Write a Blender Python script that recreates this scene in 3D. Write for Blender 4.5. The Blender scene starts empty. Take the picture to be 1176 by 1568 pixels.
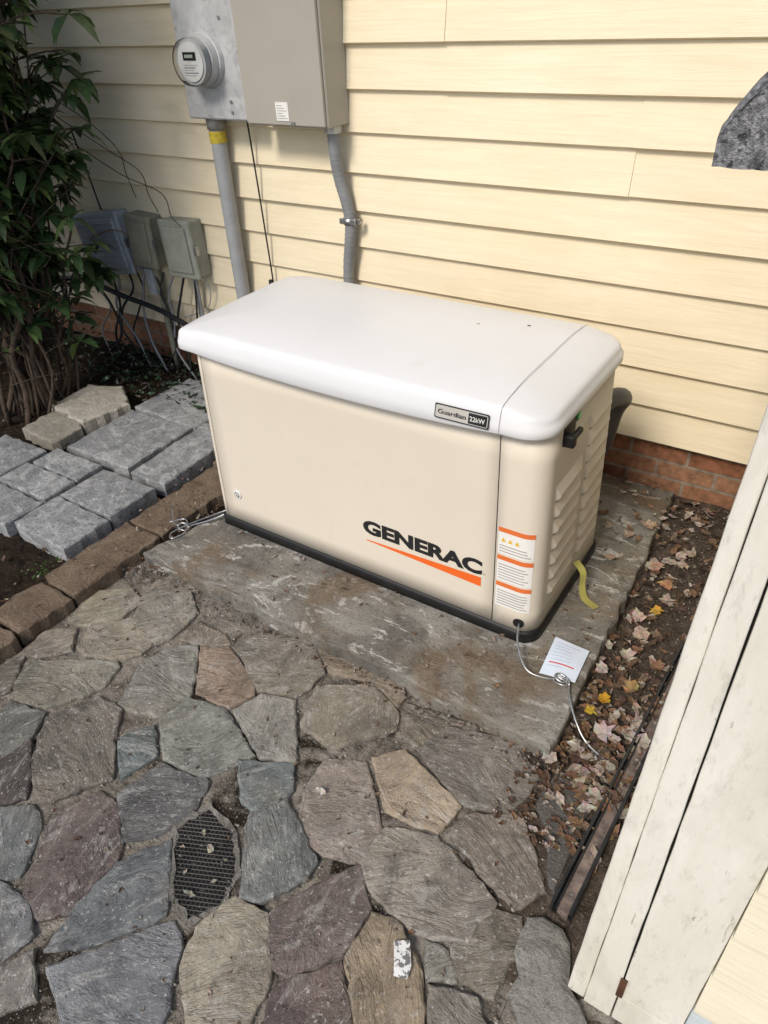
import bpy, bmesh, math, random
from mathutils import Vector, Matrix, noise as mn
random.seed(7)
R=random.random
def U(a,b): return a+(b-a)*random.random()
scene=bpy.context.scene
COL=scene.collection

# ------------------------------------------------------------ helpers
def lin(c):
    return tuple(((v/255)/12.92 if v/255<=.04045 else ((v/255+.055)/1.055)**2.4) for v in c)
def empty(name):
    o=bpy.data.objects.new(name,None); o.empty_display_size=.1; COL.objects.link(o); return o
def mesh(name,verts,faces,mat=None,parent=None,smooth=False,cols=None,bevel=0,tco=None):
    me=bpy.data.meshes.new(name); me.from_pydata([tuple(v) for v in verts],[],faces); me.update()
    if cols is not None:
        a=me.color_attributes.new("Col",'FLOAT_COLOR','POINT')
        for i,c in enumerate(cols): a.data[i].color=(c[0],c[1],c[2],1)
    if tco is not None:
        a=me.attributes.new("StoneCo",'FLOAT_VECTOR','POINT')
        for i,c in enumerate(tco): a.data[i].vector=c
    o=bpy.data.objects.new(name,me); COL.objects.link(o)
    if mat is not None: me.materials.append(mat)
    if smooth:
        for p in me.polygons: p.use_smooth=True
    if parent: o.parent=parent
    if bevel:
        b=o.modifiers.new('b','BEVEL'); b.width=bevel; b.segments=2; b.limit_method='ANGLE'; b.angle_limit=.6
    return o
def box(name,x0,x1,y0,y1,z0,z1,mat,parent=None,bevel=.003):
    v=[(x,y,z) for z in (z0,z1) for y in (y0,y1) for x in (x0,x1)]
    f=[(0,2,3,1),(4,5,7,6),(0,1,5,4),(2,6,7,3),(0,4,6,2),(1,3,7,5)]
    return mesh(name,v,f,mat,parent,bevel=bevel)
def catmull(P,n=6):
    P=[Vector(p) for p in P]
    if len(P)<3: return P
    out=[]
    Q=[P[0]*2-P[1]]+P+[P[-1]*2-P[-2]]
    for i in range(1,len(Q)-2):
        a,b,c,d=Q[i-1:i+3]
        for k in range(n):
            t=k/n
            out.append(.5*((2*b)+(c-a)*t+(2*a-5*b+4*c-d)*t*t+(3*b-3*c+d-a)*t**3))
    out.append(P[-1]); return out
def tubegeo(P,r,V,F,seg=8,n=5,r2=None,cap=True):
    P=catmull(P,n); up=Vector((0.13,0.2,.97)).normalized(); b=len(V)
    prev=None
    for i,p in enumerate(P):
        t=(P[min(i+1,len(P)-1)]-P[max(i-1,0)])
        t=t.normalized() if t.length>1e-9 else Vector((0,0,1))
        if prev is None:
            a=t.cross(up)
            if a.length<.1: a=t.cross(Vector((1,0,0)))
        else: a=prev-t*prev.dot(t)
        a.normalize(); prev=a; c=t.cross(a)
        rr_=r if r2 is None else r+(r2-r)*i/(len(P)-1)
        for k in range(seg):
            an=2*math.pi*k/seg; V.append(p+a*math.cos(an)*rr_+c*math.sin(an)*rr_)
    for i in range(len(P)-1):
        for k in range(seg):
            k2=(k+1)%seg
            F.append((b+i*seg+k,b+i*seg+k2,b+(i+1)*seg+k2,b+(i+1)*seg+k))
    if cap:
        F.append(tuple(b+k for k in range(seg))[::-1]); e=b+(len(P)-1)*seg; F.append(tuple(e+k for k in range(seg)))
def tube(name,P,r,mat,parent=None,seg=12,n=6,r2=None):
    V=[];F=[];tubegeo(P,r,V,F,seg,n,r2); return mesh(name,V,F,mat,parent,smooth=True)
def prism(name,poly,ax,a,b,mat,parent=None,bevel=.002):
    def P(p,t): return {'y':(p[0],t,p[1]),'z':(p[0],p[1],t),'x':(t,p[0],p[1])}[ax]
    n=len(poly); V=[P(p,a) for p in poly]+[P(p,b) for p in poly]
    F=[tuple(range(n))[::-1],tuple(range(n,2*n))]+[(i,(i+1)%n,n+(i+1)%n,n+i) for i in range(n)]
    o=mesh(name,V,F,mat,parent,bevel=bevel)
    bm=bmesh.new(); bm.from_mesh(o.data); bmesh.ops.recalc_face_normals(bm,faces=bm.faces); bm.to_mesh(o.data); bm.free()
    return o
def disc(c,axis,r,h,name,mat,parent,seg=32,r2=None,bevel=0):
    c=Vector(c); ax=Vector(axis).normalized(); V=[];F=[]
    a=ax.orthogonal().normalized(); b=ax.cross(a); r2=r if r2 is None else r2
    for t,rr_ in ((0,r),(h,r2)):
        for k in range(seg):
            an=2*math.pi*k/seg; V.append(c+ax*t+a*math.cos(an)*rr_+b*math.sin(an)*rr_)
    F=[(k,(k+1)%seg,seg+(k+1)%seg,seg+k) for k in range(seg)]+[tuple(range(seg))[::-1],tuple(range(seg,2*seg))]
    return mesh(name,V,F,mat,parent,bevel=bevel)

# ------------------------------------------------------------ materials
class NB:
    def __init__(s,name,attr=None):
        s.m=bpy.data.materials.new(name); s.m.use_nodes=True; s.t=s.m.node_tree; s.p=s.t.nodes['Principled BSDF']
        if attr:
            a=s.n('ShaderNodeAttribute'); a.attribute_name=attr; s.tc=a.outputs['Vector']
        else: s.tc=s.n('ShaderNodeTexCoord').outputs['Object']
    def n(s,t,**k):
        x=s.t.nodes.new(t)
        for a,b in k.items(): setattr(x,a,b)
        return x
    def l(s,a,b): s.t.links.new(a,b)
    def vec(s,scale=(1,1,1)):
        m=s.n('ShaderNodeMapping'); m.inputs['Scale'].default_value=scale; s.l(s.tc,m.inputs['Vector']); return m.outputs[0]
    def noise(s,scale,detail=5,rough=.6,dist=0,st=(1,1,1)):
        x=s.n('ShaderNodeTexNoise'); x.inputs['Scale'].default_value=scale; x.inputs['Detail'].default_value=min(detail,5)
        x.inputs['Roughness'].default_value=rough; x.inputs['Distortion'].default_value=dist; s.l(s.vec(st),x.inputs['Vector']); return x.outputs['Fac']
    def voro(s,scale,feat='F1',st=(1,1,1)):
        x=s.n('ShaderNodeTexVoronoi'); x.feature=feat; x.inputs['Scale'].default_value=scale; s.l(s.vec(st),x.inputs['Vector']); return x
    def ramp(s,f,a,b,c0=(0,0,0),c1=(1,1,1)):
        x=s.n('ShaderNodeValToRGB'); e=x.color_ramp.elements; e[0].position=a; e[1].position=b
        e[0].color=(*c0,1); e[1].color=(*c1,1); s.l(f,x.inputs[0]); return x.outputs[0]
    def mix(s,f,a,b,bt='MIX'):
        x=s.n('ShaderNodeMix'); x.data_type='RGBA'; x.blend_type=bt
        if isinstance(f,(int,float)): x.inputs[0].default_value=f
        else: s.l(f,x.inputs[0])
        for i,v in ((6,a),(7,b)):
            if isinstance(v,tuple): x.inputs[i].default_value=(*v[:3],1)
            else: s.l(v,x.inputs[i])
        return x.outputs[2]
    def math(s,op,a,b):
        x=s.n('ShaderNodeMath'); x.operation=op
        for i,v in ((0,a),(1,b)):
            if isinstance(v,(int,float)): x.inputs[i].default_value=v
            else: s.l(v,x.inputs[i])
        return x.outputs[0]
    def color(s,c):
        if isinstance(c,tuple): s.p.inputs['Base Color'].default_value=(*c,1)
        else: s.l(c,s.p.inputs['Base Color'])
    def bump(s,h,st=.3,dist=.002,prev=None):
        x=s.n('ShaderNodeBump'); x.inputs['Strength'].default_value=st; x.inputs['Distance'].default_value=dist
        s.l(h,x.inputs['Height'])
        if prev is not None: s.l(prev,x.inputs['Normal'])
        s.l(x.outputs[0],s.p.inputs['Normal']); return x.outputs[0]
    def rough(s,v,spec=None):
        s.p.inputs['Roughness'].default_value=v
        if spec is not None: s.p.inputs['Specular IOR Level'].default_value=spec
def simple(name,c,rough=.5,metal=0,var=.12,scale=12,bump=.05,spec=.4,bscale=150,bdist=.001):
    b=NB(name); d=tuple(x*(1-var*1.6) for x in c); e=tuple(min(1,x*(1+var*.6)) for x in c)
    b.color(b.ramp(b.noise(scale,4,.65),.32,.7,d,e)); b.rough(rough,spec); b.p.inputs['Metallic'].default_value=metal
    if bump: b.bump(b.noise(bscale,2,.6),bump,bdist)
    return b.m

def siding_mat(name,c,cd):
    b=NB(name)
    base=b.ramp(b.noise(2.2,4,.6),.3,.72,cd,c)
    fine=b.ramp(b.noise(9,4,.7,.4,(.35,1,3)),.35,.65,(.93,.92,.90),(1,1,1))
    col=b.mix(1.0,base,fine,'MULTIPLY')
    spk=b.ramp(b.noise(60,2,.7),.70,.78)
    col=b.mix(b.math('MULTIPLY',spk,.18),col,(.45,.38,.25))
    b.color(col); b.rough(.55,.3)
    n=b.bump(b.noise(26,4,.65,.6,(.12,1,2.2)),.45,.004)
    b.bump(b.noise(2.0,1,.5,0,(1,1,.4)),.35,.02,n)
    return b.m
M_siding=siding_mat('vinyl_siding',(.85,.755,.565),(.80,.70,.50))
M_siding2=siding_mat('shed_siding_paint',(.82,.76,.60),(.74,.68,.52))
# brick
b=NB('brick'); br=b.n('ShaderNodeTexBrick'); mp=b.n('ShaderNodeMapping'); mp.inputs['Rotation'].default_value=(math.radians(90),0,0)
b.l(b.tc,mp.inputs[0]); b.l(mp.outputs[0],br.inputs['Vector']); br.inputs['Scale'].default_value=1; br.inputs['Brick Width'].default_value=.205; br.inputs['Row Height'].default_value=.068
br.inputs['Mortar Size'].default_value=.006; br.inputs['Color1'].default_value=(.27,.12,.07,1); br.inputs['Color2'].default_value=(.36,.20,.12,1); br.inputs['Mortar'].default_value=(.30,.25,.20,1)
b.color(b.mix(1.0,br.outputs['Color'],b.ramp(b.noise(30,5,.7),.3,.7,(.45,.44,.42),(1.15,1.1,1.05)),'MULTIPLY')); b.rough(.9,.2)
n=b.bump(b.noise(90,4,.7),.5,.003); x=b.math('MULTIPLY',br.outputs['Fac'],-1.0); b.bump(x,.8,.006,n); M_brick=b.m
# flagstone: texture space turned differently for each stone
b=NB('flagstone','StoneCo'); at=b.n('ShaderNodeAttribute'); at.attribute_name='Col'
c=b.mix(1.0,at.outputs['Color'],b.ramp(b.noise(7,5,.72,.8),.32,.68,(.62,.62,.62),(1.50,1.48,1.44)),'MULTIPLY')
c=b.mix(b.math('MULTIPLY',b.ramp(b.noise(15,5,.75,2.0,(1,.35,1)),.53,.63),.45),c,(.40,.39,.365))
c=b.mix(b.math('MULTIPLY',b.ramp(b.noise(13,5,.75,1.2,(.6,1,1)),.57,.66),.35),c,(.085,.08,.075))
c=b.mix(b.math('MULTIPLY',b.ramp(b.noise(4,4,.6,.5),.54,.68),.25),c,(.22,.17,.11))
c=b.mix(b.math('MULTIPLY',b.ramp(b.noise(60,4,.8),.57,.66),.55),c,(.05,.047,.043))
c=b.mix(b.math('MULTIPLY',b.ramp(b.noise(90,3,.8,0,(1.3,1,1)),.60,.66),.6),c,(.54,.53,.50))
b.color(c); b.rough(.75,.35)
n=b.bump(b.noise(9,5,.66,1.2,(1,.5,1)),1,.024); b.bump(b.noise(50,5,.82,.6,(1,.6,1)),.9,.006,n); M_stone=b.m
# mortar
b=NB('patio_mortar')
c=b.ramp(b.noise(14,5,.75,.6),.34,.64,(.070,.060,.048),(.30,.27,.23))
c=b.mix(b.ramp(b.noise(5,4,.6,1),.56,.63),c,(.030,.024,.018))
c=b.mix(b.ramp(b.voro(160).outputs['Distance'],.12,.28,(1,1,1),(0,0,0)),c,(.30,.27,.225))
b.color(c); b.rough(.95,.15); n=b.bump(b.noise(20,5,.75),1,.02); b.bump(b.noise(150,3,.8),.9,.004,n); M_mortar=b.m
# concrete pad
b=NB('stained_concrete')
c=b.ramp(b.noise(4.5,5,.70,.8),.32,.68,(.095,.09,.078),(.25,.235,.205))
c=b.mix(b.math('MULTIPLY',b.ramp(b.noise(3.2,5,.70,1.6,(.5,1.3,1)),.50,.60),.40),c,(.38,.37,.335))
c=b.mix(b.math('MULTIPLY',b.ramp(b.noise(8,5,.72,3.0,(.5,1.2,1)),.57,.61),.60),c,(.60,.59,.56))
c=b.mix(b.math('MULTIPLY',b.ramp(b.noise(2.6,4,.7,.5),.52,.64),.60),c,(.15,.095,.045))
c=b.mix(b.math('MULTIPLY',b.ramp(b.noise(11,5,.8,.5),.58,.67),.6),c,(.06,.052,.042))
c=b.mix(b.math('MULTIPLY',b.ramp(b.noise(90,3,.8),.56,.65),.65),c,(.05,.045,.04))
b.color(c); b.rough(.8,.3); n=b.bump(b.noise(8,5,.65,2),.9,.012); b.bump(b.noise(120,4,.8),.9,.004,n); M_pad=b.m
def concrete(name,ca,cb,sc=6,pit=.5,film=0):
    b=NB(name); c=b.ramp(b.noise(sc,5,.7,.6),.3,.7,ca,cb)
    if film: c=b.mix(b.math('MULTIPLY',b.ramp(b.noise(12,5,.75,1.5),.48,.62),film),c,(.60,.61,.61))
    c=b.mix(b.math('MULTIPLY',b.ramp(b.noise(80,3,.8),.56,.65),pit),c,tuple(v*.3 for v in ca))
    c=b.mix(b.math('MULTIPLY',b.ramp(b.noise(130,2,.7),.62,.7),.4),c,(.5,.5,.48))
    b.color(c); b.rough(.9,.2); n=b.bump(b.noise(18,5,.7,.5),.9,.018); b.bump(b.noise(120,4,.85),.9,.006,n); return b.m
M_paver=concrete('weathered_paver',(.17,.18,.19),(.36,.365,.37),7,.6,.5)
M_block=concrete('cream_block',(.38,.35,.28),(.60,.56,.47),8,.4,.2)
M_edge=concrete('edging_stone',(.12,.085,.058),(.235,.18,.13),9)
M_rim=concrete('drain_concrete',(.13,.12,.105),(.28,.265,.235))
M_lump=concrete('rough_concrete',(.17,.165,.15),(.36,.35,.315),9)
M_path=concrete('slate_slab',(.10,.093,.085),(.18,.17,.155),6)
def soilmat(name,a,c2,spk):
    b=NB(name); c=b.ramp(b.noise(22,5,.8,.5),.36,.68,a,c2); c=b.mix(b.ramp(b.noise(110,3,.8),.60,.67),c,spk)
    b.color(c); b.rough(.95,.1); n=b.bump(b.noise(25,5,.8),1,.03); b.bump(b.noise(140,4,.8),1,.006,n); return b.m
M_soil=soilmat('soil',(.012,.009,.007),(.062,.045,.032),(.14,.10,.07)); M_mulch=soilmat('gritty_soil',(.050,.038,.030),(.19,.15,.12),(.34,.29,.245))
def gen_mat(name,c,rough=.42):
    b=NB(name); col=b.ramp(b.noise(3,4,.6),.3,.7,tuple(v*.955 for v in c),c)
    col=b.mix(b.math('MULTIPLY',b.ramp(b.noise(7,5,.75,1.5),.60,.72),.12),col,(.40,.35,.28))
    b.color(col); b.rough(rough,.45); b.bump(b.noise(420,1,.5),.10,.0006); return b.m
M_gen=gen_mat('beige_enclosure',(.70,.635,.53)); M_lid=gen_mat('white_lid',(.745,.755,.77),.36)
M_black=simple('black_plastic',(.012,.012,.013),.5,var=.3); M_dark=simple('dark_gap',(.02,.018,.016),.8)
M_orange=simple('orange_vinyl',(.80,.14,.02),.45,var=.03,bump=0); M_blk_v=simple('black_vinyl',(.018,.018,.02),.4,var=.05,bump=0)
M_white=simple('white_label',(.80,.79,.76),.5,var=.04,bump=0); M_silver=simple('silver_label',(.62,.60,.56),.35,.3,var=.04,bump=0)
M_green=simple('green_indicator',(.03,.42,.10),.3,var=.02,bump=0)
M_steel=simple('steel_cable',(.50,.51,.52),.35,.85,var=.2,scale=80)
M_tagpaper=simple('plastic_tag',(.66,.74,.86),.25,var=.05); M_ink=simple('label_ink',(.10,.11,.15),.6,var=.05,bump=0); M_red=simple('label_red',(.6,.06,.04),.5,var=.05,bump=0)
M_yel=simple('yellow_tag',(.38,.35,.10),.5,var=.2); M_pgrey=simple('print_grey',(.36,.35,.34),.6,var=.1,bump=0); M_faint=simple('faint_print',(.40,.45,.56),.6,bump=0)
b=NB('galvanised_steel'); v=b.voro(28); c=b.mix(.35,b.ramp(b.noise(9,5,.7,1),.3,.7,(.38,.39,.40),(.64,.645,.65)),b.ramp(v.outputs['Color'],.2,.8,(.38,.38,.38),(.62,.62,.61)))
c=b.mix(b.math('MULTIPLY',b.ramp(b.noise(11,5,.75,1.5),.56,.64),.5),c,(.17,.155,.135)); b.color(c); b.rough(.5,.4); b.p.inputs['Metallic'].default_value=.2; M_galv=b.m
M_panel=simple('grey_enamel',(.40,.375,.325),.42,var=.05,scale=3,bump=.04); M_pvc=simple('grey_pvc',(.25,.26,.27),.5,var=.12); M_pvcl=simple('pale_pvc',(.38,.39,.40),.5,var=.1)
M_util=simple('olive_utility_box',(.27,.265,.20),.55,var=.15); M_util2=simple('green_grey_utility_box',(.33,.345,.29),.55,var=.12); M_tel=simple('blue_grey_utility_box',(.42,.45,.49),.5,var=.12)
M_cable=simple('black_cable',(.02,.02,.022),.5); M_brownw=simple('brown_wire',(.05,.03,.02),.6)
b=NB('meter_glass'); t=b.t; tr=t.nodes.new('ShaderNodeBsdfTransparent'); gl=t.nodes.new('ShaderNodeBsdfGlossy'); gl.inputs['Roughness'].default_value=.10; mx=t.nodes.new('ShaderNodeMixShader')
fr=t.nodes.new('ShaderNodeFresnel'); fr.inputs[0].default_value=1.12; tr.inputs[0].default_value=(.96,.97,.98,1)
t.links.new(fr.outputs[0],mx.inputs[0]); t.links.new(tr.outputs[0],mx.inputs[1]); t.links.new(gl.outputs[0],mx.inputs[2]); t.links.new(mx.outputs[0],t.nodes['Material Output'].inputs[0]); M_glass=b.m
b=NB('flaking_white_paint'); c=b.ramp(b.noise(3,5,.65,0,(3,3,.6)),.3,.7,(.64,.61,.52),(.80,.775,.70))
c=b.mix(b.ramp(b.noise(7,5,.72,1.2,(4,4,.8)),.655,.67),c,(.38,.35,.29)); c=b.mix(b.math('MULTIPLY',b.ramp(b.noise(50,4,.8,0,(1,1,.3)),.55,.7),.4),c,(.36,.34,.29))
c=b.mix(b.math('MULTIPLY',b.ramp(b.noise(5,5,.75,.5,(1,1,.5)),.52,.68),.35),c,(.50,.47,.39))
b.color(c); b.rough(.6,.3); n=b.bump(b.noise(6,5,.72,1.2,(4,4,.8)),.5,.004); b.bump(b.noise(60,4,.7,0,(1,1,.15)),.5,.002,n); M_paint=b.m
b=NB('asphalt_shingle'); v=b.voro(300); c=b.ramp(v.outputs['Color'],.2,.8,(.05,.05,.055),(.42,.42,.43)); c=b.mix(.5,c,b.ramp(b.noise(110,4,.8),.4,.6,(.05,.05,.055),(.46,.46,.47)))
b.color(c); b.rough(.95,.15); b.bump(b.noise(160,4,.85),1,.007); M_shingle=b.m
def attr_mat(name,rough,spec=.4,bs=60):
    b=NB(name); at=b.n('ShaderNodeAttribute'); at.attribute_name='Col'
    b.color(b.mix(1.0,at.outputs['Color'],b.ramp(b.noise(bs,3,.7),.3,.7,(.6,.6,.6),(1.25,1.25,1.2)),'MULTIPLY')); b.rough(rough,spec); return b.m
M_leaf=attr_mat('green_leaf',.35,.5); M_dead=attr_mat('dead_leaf',.8,.2,90); M_bark=simple('bark',(.085,.060,.042),.9,var=.4,scale=30,bump=.8,bdist=.004,bscale=60)

# ------------------------------------------------------------ ground
def grid_sheet(name,x0,x1,y0,y1,z,mat,parent=None,step=None,amp=0):
    if not step: return mesh(name,[(x0,y0,z),(x1,y0,z),(x1,y1,z),(x0,y1,z)],[(0,1,2,3)],mat,parent)
    nx=int((x1-x0)/step)+1; ny=int((y1-y0)/step)+1; V=[];F=[]
    for j in range(ny+1):
        for i in range(nx+1):
            x=x0+(x1-x0)*i/nx; y=y0+(y1-y0)*j/ny
            V.append((x,y,z+amp*(mn.noise(Vector((x*9,y*9,3)))+.5*mn.noise(Vector((x*27,y*27,8))))))
    for j in range(ny):
        for i in range(nx): a=j*(nx+1)+i; F.append((a,a+1,a+nx+2,a+nx+1))
    return mesh(name,V,F,mat,parent,smooth=True)
grid_sheet('ground',-300,300,-300,300,-.090,M_soil)
grid_sheet('soil_bed',-4,1.30,-1.6,1.05,-.066,M_soil,step=.035,amp=.010)
grid_sheet('gritty_soil_strip',1.301,2.2,-.78,1.05,-.060,M_mulch,step=.02,amp=.008)

# ------------------------------------------------------------ house wall
house=empty('house')
ZL=[.155+.135*k for k in range(0,21)]
WY=1.005
def course(z,x0,x1,off,V,F):
    y_t=WY+.004; y_b=WY-.015-off; b=len(V); zt=z+.135
    prof=[(WY+.02,z+.005),(y_b+.007,z-.001),(y_b,z+.003),(y_b+.001,z+.010),(y_t-off*.5,zt+.006)]
    for x in (x0,x1):
        for p in prof: V.append((x,p[0],p[1]))
    n=len(prof)
    for i in range(n-1): F.append((b+i,b+n+i,b+n+i+1,b+i+1))
    F.append(tuple(b+i for i in range(n))); F.append(tuple(b+n+i for i in range(n))[::-1])
V=[];F=[]
joints={9:[.347],8:[.347],7:[.992],6:[.992]}
for k,z in enumerate(ZL):
    js=joints.get(k,[]) ; xs=sorted([-7.5,6.0]+js+([U(-3.6,-2.3)] if k%2 else [U(2.2,3)]))
    for i in range(len(xs)-1):
        course(z,xs[i]+.0008,xs[i+1],.0030*((i+k//2)%2),V,F)
o=mesh('siding',V,F,M_siding,house)
box('brick_foundation',-7.5,6,WY+.022,WY+.3,-.3,.162,M_brick,house,0)
box('wall_core',-7.5,6,WY+.021,WY+.25,.163,2.99,M_siding,house,0)
box('soffit',-7.8,6.3,WY-.35,WY+.25,2.992,3.02,M_paint,house)
mesh('roof',[(-7.9,WY-.45,3.03),(6.4,WY-.45,3.03),(6.4,WY+3.5,5.2),(-7.9,WY+3.5,5.2)],[(0,1,2,3)],M_shingle,house)

# ------------------------------------------------------------ slabs
def slab(name,poly,z0,z1,mat,jit=.004,inset=.008,seg=.03,dz=.005,grow=0,top=0):
    P=[Vector((*p,0)) for p in poly]; N=len(P)
    a=sum(P[i].x*P[(i+1)%N].y-P[(i+1)%N].x*P[i].y for i in range(N))
    if a<0: P.reverse()
    nr=[]
    for i in range(N):
        e=P[(i+1)%N]-P[i]; nr.append(Vector((e.y,-e.x,0)).normalized())
    if grow:
        Q=[]
        for i in range(N):
            m=nr[i-1]+nr[i]; m=m/max(.6,m.dot(m)/2) if m.length>.01 else m
            Q.append(P[i]+m*grow)
        P=Q
    ring=[]
    for i in range(N):
        p,q=P[i],P[(i+1)%N]; n=max(1,int((q-p).length/seg))
        for k in range(n):
            t=k/n; s=p.lerp(q,t); ring.append(s+nr[i]*(mn.noise(s*31)*jit*1.5+U(-1,1)*jit*.5-(jit*.3 if k==0 else 0)))
    n=len(ring); V=[]; ins=[]
    for i in range(n):
        d=(ring[(i+1)%n]-ring[i-1]); ins.append(Vector((-d.y,d.x,0)).normalized())
    tx,ty=U(-top,top),U(-top,top); cx=sum(v.x for v in ring)/n; cy=sum(v.y for v in ring)/n
    for r_,z in ((0,z0),(0,z1-dz*1.4),(inset*.35,z1-dz*.4),(inset,z1)):
        for i in range(n):
            v=ring[i]+ins[i]*r_*U(.6,1.5 if r_ else 1); V.append((v.x,v.y,z+((U(-.0012,.0012)+(v.x-cx)*tx+(v.y-cy)*ty) if z>z0 else 0)))
    F=[]
    for l in range(3):
        for i in range(n): F.append((l*n+i,l*n+(i+1)%n,(l+1)*n+(i+1)%n,(l+1)*n+i))
    F.append(tuple(3*n+i for i in range(n)))
    return V,F
V,F=slab('p',[(-.125,-.272),(1.365,-.281),(1.350,.30),(1.325,.95),(-.03,.95),(-.045,.05)],-.10,0,M_pad,.007,.009)
mesh('concrete_pad',V,F,M_pad)

# ------------------------------------------------------------ flagstone patio
patio=empty('flagstone_patio')
G="""-137,-583 -175,-464 -72,-386 -6,-402 12,-444 -3,-538 -103,-597|125,118,104
47,-475 -6,-402 5,-341 113,-297 202,-350 219,-456 201,-520 121,-513|118,114,106
-40,-848 -88,-761 145,-623 169,-638 192,-709 110,-847 11,-872|108,106,97
-8,-653 -48,-565 47,-475 188,-521 185,-569 154,-618 37,-657|120,112,100
275,-727 215,-596 242,-505 311,-458 400,-557 427,-609 409,-698 314,-730|116,116,111
438,-589 325,-456 394,-409 558,-477 581,-509 554,-580|126,109,95
405,-393 443,-317 602,-261 708,-346 692,-451 582,-490|112,106,96
418,-705 435,-612 549,-588 712,-658 648,-775 519,-787|106,109,105
571,-580 602,-499 697,-466 818,-616 737,-654|118,117,112
761,-523 718,-395 849,-311 962,-352 987,-399 876,-532|112,104,92
1065,-422 1104,-321 1270,-275 1360,-340 1351,-452 1231,-501|105,100,95
938,-758 884,-652 881,-567 972,-523 1103,-647 1108,-735 1085,-754 958,-783|122,112,106
984,-505 1040,-444 1234,-508 1221,-593 1087,-609|136,122,104
1246,-577 1253,-520 1369,-455 1482,-587 1443,-651 1354,-625|112,103,95
1109,-742 1109,-643 1224,-600 1402,-660 1386,-762 1295,-804 1170,-789|122,116,108
693,-692 821,-626 863,-685 839,-771 781,-776|92,101,104
498,-919 526,-805 668,-773 691,-841 666,-944 604,-992|84,85,88
143,-870 205,-742 298,-739 368,-821 450,-895 352,-1039 237,-981|98,93,87
367,-809 419,-730 497,-789 469,-884|86,97,100
12,-924 5,-889 121,-858 158,-912 163,-1003 129,-1001|92,93,90
157,-1019 170,-940 253,-994 308,-1046 268,-1091|70,64,63
515,-1196 410,-1053 449,-939 531,-940 631,-1021 631,-1172 588,-1207|92,81,80
276,-1096 338,-1048 404,-1067 469,-1173 437,-1202|90,95,98
657,-1240 638,-1160 637,-1035 699,-933 819,-1055 722,-1192|91,97,103
686,-1258 730,-1198 839,-1055 885,-1075 955,-1190 967,-1226 824,-1317|99,103,111
441,-1204 533,-1201 605,-1235 592,-1303|100,104,110
603,-1310 633,-1254 715,-1308 677,-1358|108,106,103
918,-1112 892,-1040 918,-948 1002,-941 1091,-1031 1109,-1136 1025,-1189|124,117,104
1076,-1013 1007,-938 1065,-813 1110,-751 1183,-812 1185,-917 1115,-1009|96,84,83
931,-945 817,-794 871,-711 1024,-795 1028,-836 974,-927|93,98,99
1142,-1128 1104,-1037 1186,-930 1296,-1030|90,77,77
1194,-918 1195,-821 1247,-804 1337,-863 1403,-962 1301,-1027|128,114,94
1363,-790 1409,-675 1458,-657 1481,-702 1475,-823 1408,-832|100,94,84
1312,-808 1361,-799 1401,-837 1354,-866|110,110,105
1362,-874 1450,-843 1507,-897 1410,-958|108,104,98
-11,-369 -33,-306 96,-250 127,-281 -2,-334|108,100,90
229,-466 231,-384 351,-378 392,-401 317,-448|112,102,90
-138,-760 -152,-658 -77,-604 -9,-669 -73,-737|112,104,94
-52,-883 -149,-797 -117,-763 -38,-860|100,95,88
627,-277 782,-245 942,-287 951,-334 839,-295 721,-338|114,102,86
960,-316 1142,-281 1101,-313 1060,-413 1003,-401|104,96,84"""
def shrinkpoly(poly,s):
    n=len(poly); cx=sum(p[0] for p in poly)/n; cy=sum(p[1] for p in poly)/n
    return [(cx+(p[0]-cx)*s,cy+(p[1]-cy)*s) for p in poly]
SV=[];SF=[];SC=[];ST=[]
def tone(c):
    g=sum(c)/3; c=tuple((g+(v-g)*.74)*1.22 for v in c); return (c[0]*1.02,c[1],c[2]*.95)
def addstone(poly,col,zt,grow=0):
    col=tone(col)
    V,F=slab('s',poly,-.085,zt,None,.0040,.006,seg=.015,grow=grow,top=.014,dz=.004)
    b=len(SV); SV.extend(V); SF.extend([tuple(b+i for i in f) for f in F]); SC.extend([col]*len(V))
    a=U(0,6.28); ox,oy=U(0,50),U(0,50)
    ST.extend([(v[0]*math.cos(a)-v[1]*math.sin(a)+ox,v[0]*math.sin(a)+v[1]*math.cos(a)+oy,v[2]) for v in V])
for ln in G.split('\n'):
    a,c=ln.split('|'); poly=[tuple(float(t)/1000 for t in p.split(',')) for p in a.split()]
    col=lin([float(t) for t in c.split(',')]); addstone(poly,col,-.050+U(-.003,.004),.0045)
seeds=[(-.2+.24*i+U(-.08,.08),-4.2+.24*j+U(-.08,.08)) for i in range(18) for j in range(17)]
def clip(poly,nx,ny,c):
    out=[]
    for i in range(len(poly)):
        p,q=poly[i],poly[(i+1)%len(poly)]; dp=p[0]*nx+p[1]*ny-c; dq=q[0]*nx+q[1]*ny-c
        if dp<=0: out.append(p)
        if (dp<0)!=(dq<0) and dp!=dq: t=dp/(dp-dq); out.append((p[0]+(q[0]-p[0])*t,p[1]+(q[1]-p[1])*t))
    return out
pal=[(118,112,104),(95,100,104),(96,84,83),(122,110,96),(108,108,104),(88,90,88)]
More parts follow.
